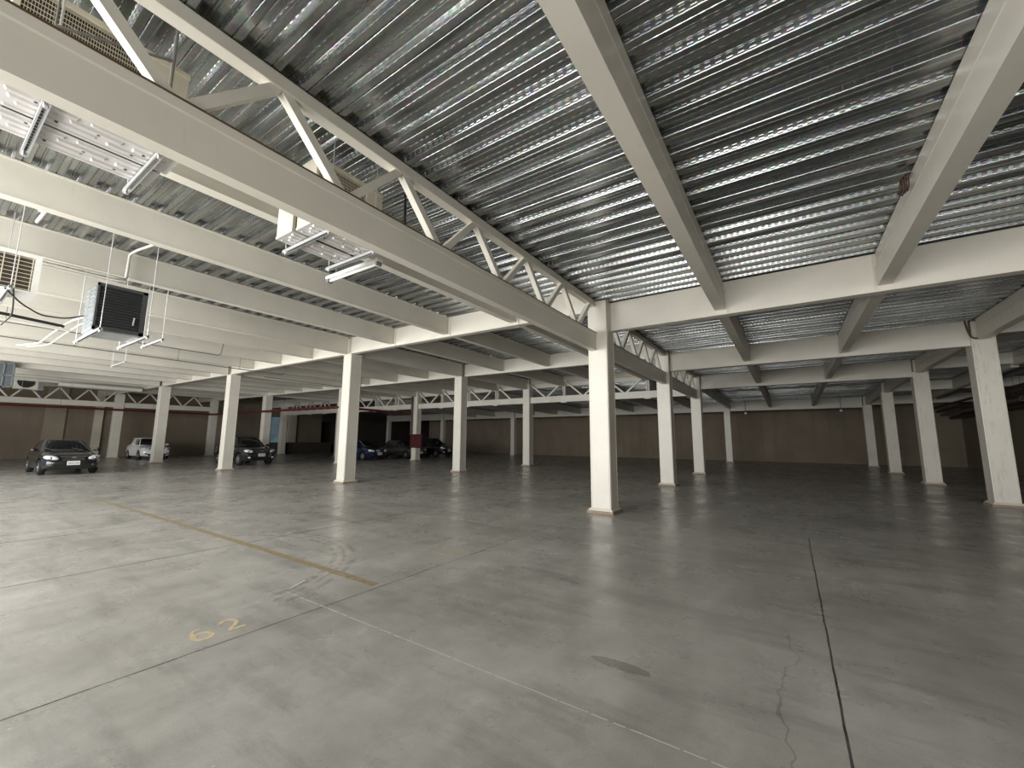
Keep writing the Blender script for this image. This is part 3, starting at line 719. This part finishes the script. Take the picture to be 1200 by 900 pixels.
for q, (dx, lb) in enumerate(((0, 'left of two thin white pipes curving down behind the dark louvred condenser'), (.18, 'right of two thin white pipes curving down behind the dark louvred condenser'))):
    run('refrigerant_pipe', [(1.80+dx, 11.2, 3.9), (1.78+dx, 12.6, 4.02), (1.76+dx, 14.2, 4.0), (1.79+dx, 16.3, 4.0), (1.5+dx, 17.1, 4.0)], .018, 'copper', lb, 'pipe', br=.5, group='thin white refrigerant pipes')
run('conduit', [(XB, 18.7, 4.46), (8.7, 18.8, 4.40), (9.4, 18.8, 4.42), (9.5, 18.8, 5.335)], .018, 'darkconduit', 'long thin dark conduit crossing the left ceiling toward the dark SUV column', 'conduit', clips=[((2.8, 18.72, 4.44), dl(18.7)), ((5.5, 18.76, 4.42), dl(18.7)), ((7.6, 18.79, 4.41), dl(18.7))])
run('conduit', [(XB, 16.6, 4.52), (6.1, 16.7, 4.48), (6.2, 16.7, 5.2)], .016, 'darkconduit', 'thin dark conduit that turns up into the left ceiling', 'conduit', clips=[((3.4, 16.68, 4.5), dl(16.7)), ((1.2, 16.64, 4.51), dl(16.7))])
run('conduit', [(9.3, 20.4, 4.44), (14.6, 20.4, 4.42), (14.7, 20.4, 5.32)], .018, 'darkconduit', 'dark conduit with an upturned end over the second left bay', 'conduit', br=.2)
run('duct_pipe', [(5.0, 36.0, 4.72), (8.8, 36.0, 4.72)], .14, 'conduit', 'thick pale pipe right of the round-fan unit', 'pipe', seg=12)
run('cable', [(.62, 9.4, 3.72), (.80, 9.5, 3.55), (1.05, 9.8, 3.48), (1.35, 10.1, 3.55), (1.57, 10.15, 3.66)], .012, 'cable', 'dark drooping cable between the brown-grilled unit and the louvred condenser', 'cable', br=.1)
run('cable', [(.70, 9.4, 3.74), (.74, 9.6, 3.55), (.76, 9.8, 3.40), (.70, 10.2, 3.30)], .010, 'cable', 'short dark cable hanging below the brown-grilled unit', 'cable')
run('conduit', [(.30, 4.34, 4.60), (.98, 4.30, 4.86)], .012, 'darkconduit', 'thin dark rod slanting across the first condenser guard', 'conduit')
run('threaded_rod', [(.98, 4.30, 4.03), (.98, 4.30, dl(4.3)+.07)], .012, 'darkconduit', 'black vertical rod in front of the first condenser panel', 'rod')
run('threaded_rod', [(.30, 4.34, 4.03), (.30, 4.34, dl(4.3)+.07)], .008, 'darkconduit', 'thin vertical rod at the top left corner, before the coil guard', 'rod')
run('cable', [(3.40, 4.6, 4.45), (3.55, 4.55, 4.30), (3.75, 4.5, 4.25), (3.82, 4.5, 4.6), (3.80, 4.5, 5.28)], .018, 'cable', 'black flexible cable dropping beside the second condenser panel', 'cable', br=.15)
bm = new()
for q in range(3):
    tube(bm, [(6.30+.05*q+.09*math.cos(s*math.pi/7), -1.36+.012*q, 4.60+.10*math.sin(s*math.pi/7)) for s in range(15)], .010, 5)
tag(obj('cable_coil', bm, 'browncable', smooth=50), 'small brown cable coil hanging on the right-hand joist', 'cable')
bm = new(); tube(bm, bend([(15.25, -4.02, 4.98-.25), (15.22, -4.05, 4.4), (15.22, -4.10, 4.24), (15.24, -4.3, 4.22)], .08), .02, 8)
tag(obj('drain_pipe', bm, 'browncable', smooth=50), 'thin rusty pipe bent round the top of the large stained column', 'pipe')
for q, (y, z, rd, mt, lb) in enumerate(((-7.6, 4.46, .11, 'grey', 'thick light grey pipe highest in the bundle along the right wall'), (-8.0, 4.05, .07, 'browncable', 'upper brown pipe of the bundle along the right wall'), (-8.3, 3.85, .08, 'browncable', 'middle brown pipe of the bundle along the right wall'), (-8.5, 3.62, .09, 'darkconduit', 'dark grey pipe low in the bundle along the right wall'), (-8.9, 3.42, .10, 'browncable', 'lowest brown pipe of the bundle along the right wall'))):
    run('wall_pipe', [(10, y, z), (XE-.1, y, z-.25)], rd, mt, lb, 'pipe', group='pipes along the right wall', clips=[((20.5, y, z-.09), 4.7), ((27, y, z-.15), 4.6)])
for q, (x, y, lb) in enumerate(((33.9, 2.5, 'tiny white globe lamp left on the far back beam'), (33.9, -2.9, 'tiny white globe lamp at the right end of the far back beam'))):
    t = thing('globe_lamp', lb, 'lamp', (x, y, 3.6))
    bm = new(); ball(bm, (x, y, 3.58), .09, .09, .09); obj('globe', bm, 'white', t, smooth=60)
    bm = new(); tube(bm, [(x, y, 3.66), (x, y, 4.5)], .02, 6); obj('stem', bm, 'darkconduit', t)

# red fire-hose cabinet on the column
t = thing('fire_hose_cabinet', 'dark red fire hose cabinet fixed to a cream column', 'cabinet', (21.25, 22.65, 1.4))
bm = new(); box(bm, 21.12, 21.36, 22.15, 23.25, .95, 1.88); obj('case', bm, 'darkred', t, bevel=.01)
bm = new(); box(bm, 21.10, 21.12, 22.2, 23.2, 1.0, 1.83); d = obj('door', bm, 'darkred', t, bevel=.004)
bm = new(); tube(bm, [(21.085, 22.3, 1.35), (21.085, 22.3, 1.5)], .012, 6); obj('handle', bm, 'darkgrey', d)
bm = new(); box(bm, 21.05, 21.40, 21.95, 23.35, 1.88, 1.93); obj('hood', bm, 'darkred', t)

# ------------------------------------------------------------------ painted floor marks
bm = new()
pts = [(3.81, 3.05), (6.5, 3.06), (9.74, 3.04), (15.2, 2.99)]
for (y0, xa), (y1, xb) in zip(pts, pts[1:]):
    vs = [bm.verts.new(p) for p in ((xa-.05, y0, .0012), (xa+.05, y0, .0012), (xb+.045, y1, .0012), (xb-.045, y1, .0012))]; bm.faces.new(vs)
tag(obj('bay_line', bm, 'yellow'), 'worn yellow bay line on the concrete floor, left of centre', 'floor marking')
def digits(name, strokes, x, y, sx, sy, label, mat='digit', skew=0):
    """painted figures: each stroke a polyline in a unit box, top of the figure towards the far left"""
    bm = new()
    for si, (st, wd) in enumerate(strokes):
        zz = .0014 + .0004*si
        P = [Vector((x+px*sx, y+py*sy)) for px, py in st]; L = []; Rr = []
        for i, p in enumerate(P):
            t_ = (P[min(i+1, len(P)-1)]-P[max(i-1, 0)]).normalized(); n_ = Vector((-t_.y, t_.x))
            L.append(bm.verts.new((*(p+n_*wd/2), zz))); Rr.append(bm.verts.new((*(p-n_*wd/2), zz)))
        for i in range(len(P)-1): bm.faces.new((L[i], L[i+1], Rr[i+1], Rr[i]))
    bmesh.ops.recalc_face_normals(bm, faces=bm.faces)
    for f_ in bm.faces:
        if f_.normal.z < 0: f_.normal_flip()
    return tag(obj(name, bm, mat), label, 'floor marking')
def arc(cx, cy, rx, ry, a0, a1, n=12): return [(cx+rx*math.cos(math.radians(a0+(a1-a0)*i/n)), cy+ry*math.sin(math.radians(a0+(a1-a0)*i/n))) for i in range(n+1)]
SIX = [(arc(.5, .30, .40, .28, 0, 360, 18), .036), ([(.115, .42), (.16, .62), (.38, .90), (.72, .97)], .030)]
TWO = [(arc(.5, .70, .38, .27, 170, -30, 12) + [(.62, .38), (.14, .04)], .034), ([(.10, .03), (.92, .03)], .034)]
THREE = [(arc(.48, .74, .36, .23, 150, -90, 12), .026), (arc(.48, .27, .40, .25, 90, -150, 12), .026)]
digits('bay_number', [(st, w) for st, w in SIX], 1.45, 3.88, .15, .25, 'faded ochre figure 6 painted on the floor at the left of the two clear figures')
digits('bay_number', TWO, 1.67, 3.89, .15, .24, 'faded ochre figure 2 painted on the floor beside the 6', )
digits('bay_number', [(st, w) for st, w in SIX], 4.30, 3.93, .16, .22, 'worn figure 6 outline on the floor beyond the yellow line')
digits('bay_number', THREE, 4.53, 3.93, .16, .22, 'worn figure 3 outline on the floor beyond the yellow line, right of the other')
for q, (a, b_, lb) in enumerate((((2.46, 4.43), (2.70, 4.56), 'faint chalk tick near the pale saw cut, short of the yellow line'), ((3.14, 4.83), (3.34, 4.90), 'small white chalk tick on the yellow line'))):
    bm = new(); d = (Vector(b_)-Vector(a)).normalized(); n_ = Vector((-d.y, d.x))*.010
    bm.faces.new([bm.verts.new((*p, .0016)) for p in (Vector(a)-n_, Vector(b_)-n_, Vector(b_)+n_, Vector(a)+n_)])
    tag(obj('chalk_mark', bm, 'chalk'), lb, 'floor marking')

# ------------------------------------------------------------------ parked cars (nose towards -Y)
def se(t, n): c, s = math.cos(t), math.sin(t); return (math.copysign(abs(c)**(2/n), c), math.copysign(abs(s)**(2/n), s))
def car(x, y, label, paint, L=4.3, Wd=1.76, H=1.46, belt=.96, hood=.86, clear=.19, wheel=.315, cab=(.98, 4.12, 1.95, 3.55), glow=True, plate=True, suv=False, group=None):
    t = thing('car', label, 'car', (x, y, 0), group); hw = Wd/2
    bm = new()
    st = [(0, .30+clear*.3, hood*.66, .66), (.10, clear+.05, hood*.80, .86), (.35, clear+.02, hood*.93, .955), (.75, clear, hood, .985), (1.15, clear, (hood+belt)/2+.02, 1), (1.6, clear, belt, 1), (2.5, clear, belt+.01, 1), (3.5, clear, belt+.03, .99), (L-.35, clear+.05, belt+.05, .96), (L-.08, clear+.12, belt*.97, .88), (L, .40, belt*.86, .72)]
    rings = []
    for yy, zb, zt, k in st:
        w = hw*k; zm = zb+(zt-zb)*.45
        half = [(w*.78, zb), (w*.95, zb+.05), (w, zm), (w*.985, zb+(zt-zb)*.72), (w*.93, zb+(zt-zb)*.90), (w*.78, zt), (w*.36, zt+.035)]
        ring = [(-a, z) for a, z in half] + [(a, z) for a, z in half[::-1]]
        rings.append([bm.verts.new((a, yy, z)) for a, z in ring])
    n = len(rings[0])
    for A, B_ in zip(rings, rings[1:]):
        for i in range(n): bm.faces.new((A[i], A[(i+1) % n], B_[(i+1) % n], B_[i]))
    bm.faces.new(rings[0][::-1]); bm.faces.new(rings[-1])
    bmesh.ops.recalc_face_normals(bm, faces=bm.faces)
    bmesh.ops.subdivide_edges(bm, edges=[e for e in bm.edges if abs(e.verts[0].co.y-e.verts[1].co.y) > .3], cuts=2, smooth=.6)
    wy = (.86, L-.86)
    body = obj('body', bm, paint, t, smooth=35, local=True)
    # wheel arches cut out of the body
    bm = new()
    for yy in wy:
        for s in (-1, 1):
            b2 = new(); lathe(b2, [(wheel+.055, -.17), (wheel+.055, .17)], (s*(hw-.04), yy, wheel+.01), 'X', 24)
            me_ = bpy.data.meshes.new('tmp'); b2.to_mesh(me_); b2.free(); bm.from_mesh(me_); bpy.data.meshes.remove(me_)
    cm = bpy.data.meshes.new('tmp'); bm.to_mesh(cm); bm.free(); cut = bpy.data.objects.new('tmp', cm); COL.objects.link(cut)
    cut.parent = t
    md = body.modifiers.new('arches', 'BOOLEAN'); md.object = cut; md.operation = 'DIFFERENCE'; md.solver = 'EXACT'
    bpy.context.view_layer.update()
    me = bpy.data.meshes.new_from_object(body.evaluated_get(bpy.context.evaluated_depsgraph_get()))
    body.modifiers.clear(); body.data = me; body.data.name = 'body'
    bpy.data.objects.remove(cut); bpy.data.meshes.remove(cm)
    # cabin
    y0, y1, r0, r1 = cab; zb = belt-.06
    def ring_pt(tt, v, off=0):
        e = v**1.15
        ya, yb = y0+(r0-y0)*e, y1+(r1-y1)*e; hx = hw*(.93-.20*v-.06*v*v); a, b_ = se(tt, 5.5)
        return ((hx+off)*a, (ya+yb)/2+((yb-ya)/2+off)*b_, zb+(H-.03-zb)*v)
    bm = new(); T = 48; lv = [0, .1, .25, .4, .55, .7, .82, .91, .97, 1.0]; rings = []
    for v in lv: rings.append([bm.verts.new(ring_pt(2*math.pi*k/T, v)) for k in range(T)])
    for sc_, dz in ((.94, .014), (.7, .026), (.3, .032)):
        c_ = Vector((0, (r0+r1)/2, 0)); rings.append([bm.verts.new(((p.co.x)*sc_, c_.y+(p.co.y-c_.y)*sc_, H-.03+dz)) for p in rings[len(lv)-1]])
    for A, B_ in zip(rings, rings[1:]):
        for k in range(T): bm.faces.new((A[k], A[(k+1) % T], B_[(k+1) % T], B_[k]))
    bm.faces.new(rings[-1]); bm.faces.new(rings[0][::-1])
    obj('cabin', bm, paint, t, smooth=40, local=True)
    def pane(name, t0, t1, v0, v1, off=.008):
        bm = new(); nt_, nv = 10, 6; g = [[bm.verts.new(ring_pt(t0+(t1-t0)*i/nt_, v0+(v1-v0)*j/nv, off)) for i in range(nt_+1)] for j in range(nv+1)]
        for j in range(nv):
            for i in range(nt_): bm.faces.new((g[j][i], g[j][i+1], g[j+1][i+1], g[j+1][i]))
        return obj(name, bm, 'glass', t, smooth=60, local=True)
    R_ = math.radians
    ws = pane('windscreen', R_(-90-44), R_(-90+44), .14, .93); pane('rear_window', R_(90-42), R_(90+42), .2, .9)
    for c_ in (0, 180):
        sg = 1 if c_ == 0 else -1
        pane('side_window', R_(c_-sg*36), R_(c_-sg*3), .16, .88); pane('side_window', R_(c_+sg*4), R_(c_+sg*35), .16, .88)
    bm = new()
    for a in (-.25, .25): bar(bm, (a*1.6, y0+.04, zb+.10), (a*1.6-.3, y0+.22, zb+.19), .012, .012, (0, 0, 1))
    obj('wipers', bm, 'black', ws, local=True)
    # wheels
    for yy in wy:
        for s in (-1, 1):
            cx = s*(hw-.115); bm = new(); w = .1
            lathe(bm, [(wheel*.62, -w), (wheel*.92, -w), (wheel, -w*.7), (wheel, w*.7), (wheel*.92, w), (wheel*.62, w)], (cx, yy, wheel), 'X', 28, close=True)
            wh = obj('wheel', bm, 'tyre', t, smooth=50, local=True)
            bm = new(); xo = cx+s*w*.75
            lathe(bm, [(wheel*.63, -w*.2), (wheel*.66, .012), (wheel*.60, .012), (wheel*.58, -w*.2)], (xo, yy, wheel), 'X', 28, close=True)
            lathe(bm, [(wheel*.16, -.02), (wheel*.13, .02)], (xo, yy, wheel), 'X', 14)
            for q in range(7):
                a = 2*math.pi*q/7; bar(bm, (xo, yy+wheel*.1*math.cos(a), wheel+wheel*.1*math.sin(a)), (xo, yy+wheel*.62*math.cos(a), wheel+wheel*.62*math.sin(a)), .03, .05, (1, 0, 0))
            obj('rim', bm, 'rim', wh, local=True)
            bm = new(); lathe(bm, [(wheel*.6, -.01), (wheel*.6, .01)], (cx-s*.02, yy, wheel), 'X', 20); obj('brake_disc', bm, 'darkgrey', wh, local=True)
    # face
    zh = hood*.80
    for s in (-1, 1):
        bm = new(); ball(bm, (s*hw*.72, .16, zh+.02), .25, .10, .095, Matrix.Rotation(s*R_(34), 3, 'Z') @ Matrix.Rotation(s*R_(-10), 3, 'Y'))
        hl = obj('headlamp', bm, 'lens', t, smooth=60, local=True)
        bm = new(); ball(bm, (s*hw*.74, .075, zh+.015), .06, .05, .055); obj('lamp_bowl', bm, 'chrome', hl, smooth=60, local=True)
        bm = new(); ball(bm, (s*hw*.70, .03, clear+.22), .085, .05, .05, Matrix.Rotation(s*R_(25), 3, 'Z')); obj('fog_lamp', bm, 'lens' if suv else 'darkgrey', t, smooth=60, local=True)
        bm = new(); ball(bm, (s*(hw+.09), cab[0]+.42, belt+.06), .11, .07, .075); bar(bm, (s*(hw-.08), cab[0]+.44, belt+.01), (s*(hw+.06), cab[0]+.42, belt+.04), .05, .04, (0, 0, 1)); obj('mirror', bm, paint, t, smooth=50, local=True)
        bm = new(); ball(bm, (s*hw*.74, L-.05, belt-.10), .09, .06, .12); obj('tail_lamp', bm, 'tail', t, smooth=60, local=True)
        for yy in (cab[0]+1.45, cab[0]+2.35):
            bm = new(); box(bm, s*hw-.012, s*hw+.016, yy, yy+.16, belt-.15, belt-.125); obj('door_handle', bm, paint, t, local=True)
    gw = .40*hw if not suv else .46*hw
    bm = new(); frustum_y(bm, gw*1.05, gw*.9, zh-.11, zh+.05, -.012, .12); gr = obj('grille', bm, 'black', t, local=True)
    bm = new()
    for q in range(3): z = zh-.08+q*.045; bar(bm, (-gw*.9, -.018, z), (gw*.9, -.018, z), .012, .010, (0, 0, 1))
    bar(bm, (-gw*1.15, -.02, zh+.075), (gw*1.15, -.02, zh+.075), .022, .014, (0, 0, 1)); obj('grille_bars', bm, 'chrome', gr, local=True)
    bm = new(); ball(bm, (0, -.022, zh+.03), .075, .012, .030); obj('emblem', bm, 'chrome', gr, smooth=60, local=True)
    bm = new(); frustum_y(bm, hw*.62, hw*.55, clear+.08, clear+.21, -.01, .16); obj('lower_intake', bm, 'black', t, local=True)
    if plate:
        zp = zh-.20
        bm = new(); box(bm, -.19, .19, -.045, -.025, zp-.085, zp+.085); pl = obj('number_plate', bm, 'plate', t, local=True, bevel=.006)
        bm = new(); rnd = random.Random(int(x*10))
        for q in range(6):
            xx = -.15+q*.052+(.018 if q > 2 else 0); hh = .03+rnd.random()*.012; box(bm, xx, xx+.026, -.0475, -.045, zp-hh, zp+hh)
        obj('plate_print', bm, 'plateink', pl, local=True)
    if suv:
        bm = new()
        for s in (-1, 1): tube(bm, bend([(s*hw*.58, r0+.1, H-.03), (s*hw*.58, r0+.16, H+.03), (s*hw*.58, r1-.2, H+.03), (s*hw*.58, r1-.14, H-.03)], .05), .016, 6)
        obj('roof_rails', bm, 'black', t, local=True)
        bm = new()
        for s in (-1, 1): box(bm, s*hw-.01, s*hw+.012, 1.3, L-1.3, clear, clear+.14)
        obj('sill_cladding', bm, 'black', t, local=True)
    return t
def frustum_y(bm, wa, wb, z0, z1, y0, y1):
    a = [bm.verts.new(p) for p in ((-wa, y0, z1), (wa, y0, z1), (wb, y0, z0), (-wb, y0, z0))]; b_ = [bm.verts.new((v.co.x, y1, v.co.z)) for v in a]
    bm.faces.new(a); bm.faces.new(b_[::-1])
    for i in range(4): bm.faces.new((a[i], b_[i], b_[(i+1) % 4], a[(i+1) % 4]))
    bmesh.ops.recalc_face_normals(bm, faces=bm.faces)
car(4.22, 24.9, 'shiny black hatchback with a white number plate, parked nearest at the left edge', 'blackcar')
SUVK = dict(L=4.35, Wd=1.80, H=1.66, belt=1.08, hood=1.0, clear=.24, wheel=.35, cab=(1.05, 4.22, 1.75, 3.95), suv=True)
car(11.95, 25.6, 'dark green-black SUV parked behind a cream column', 'suv', **SUVK)
car(10.55, 37.9, 'white car parked against the far left wall, half behind a column', 'whitecar', L=4.1, Wd=1.72, H=1.56, belt=1.0, hood=.93, clear=.2, wheel=.32, cab=(1.0, 4.0, 1.75, 3.6), suv=False)
car(20.0, 25.2, 'dark blue car in the shadows left of the hose cabinet', 'bluecar')
car(24.2, 25.3, 'silver car almost hidden behind the hose cabinet column', 'silvercar')
car(27.5, 25.2, 'black car in deep shadow right of the hose cabinet', 'suv', **SUVK)
for o in bpy.data.objects:
    if '_at' in o: del o['_at']
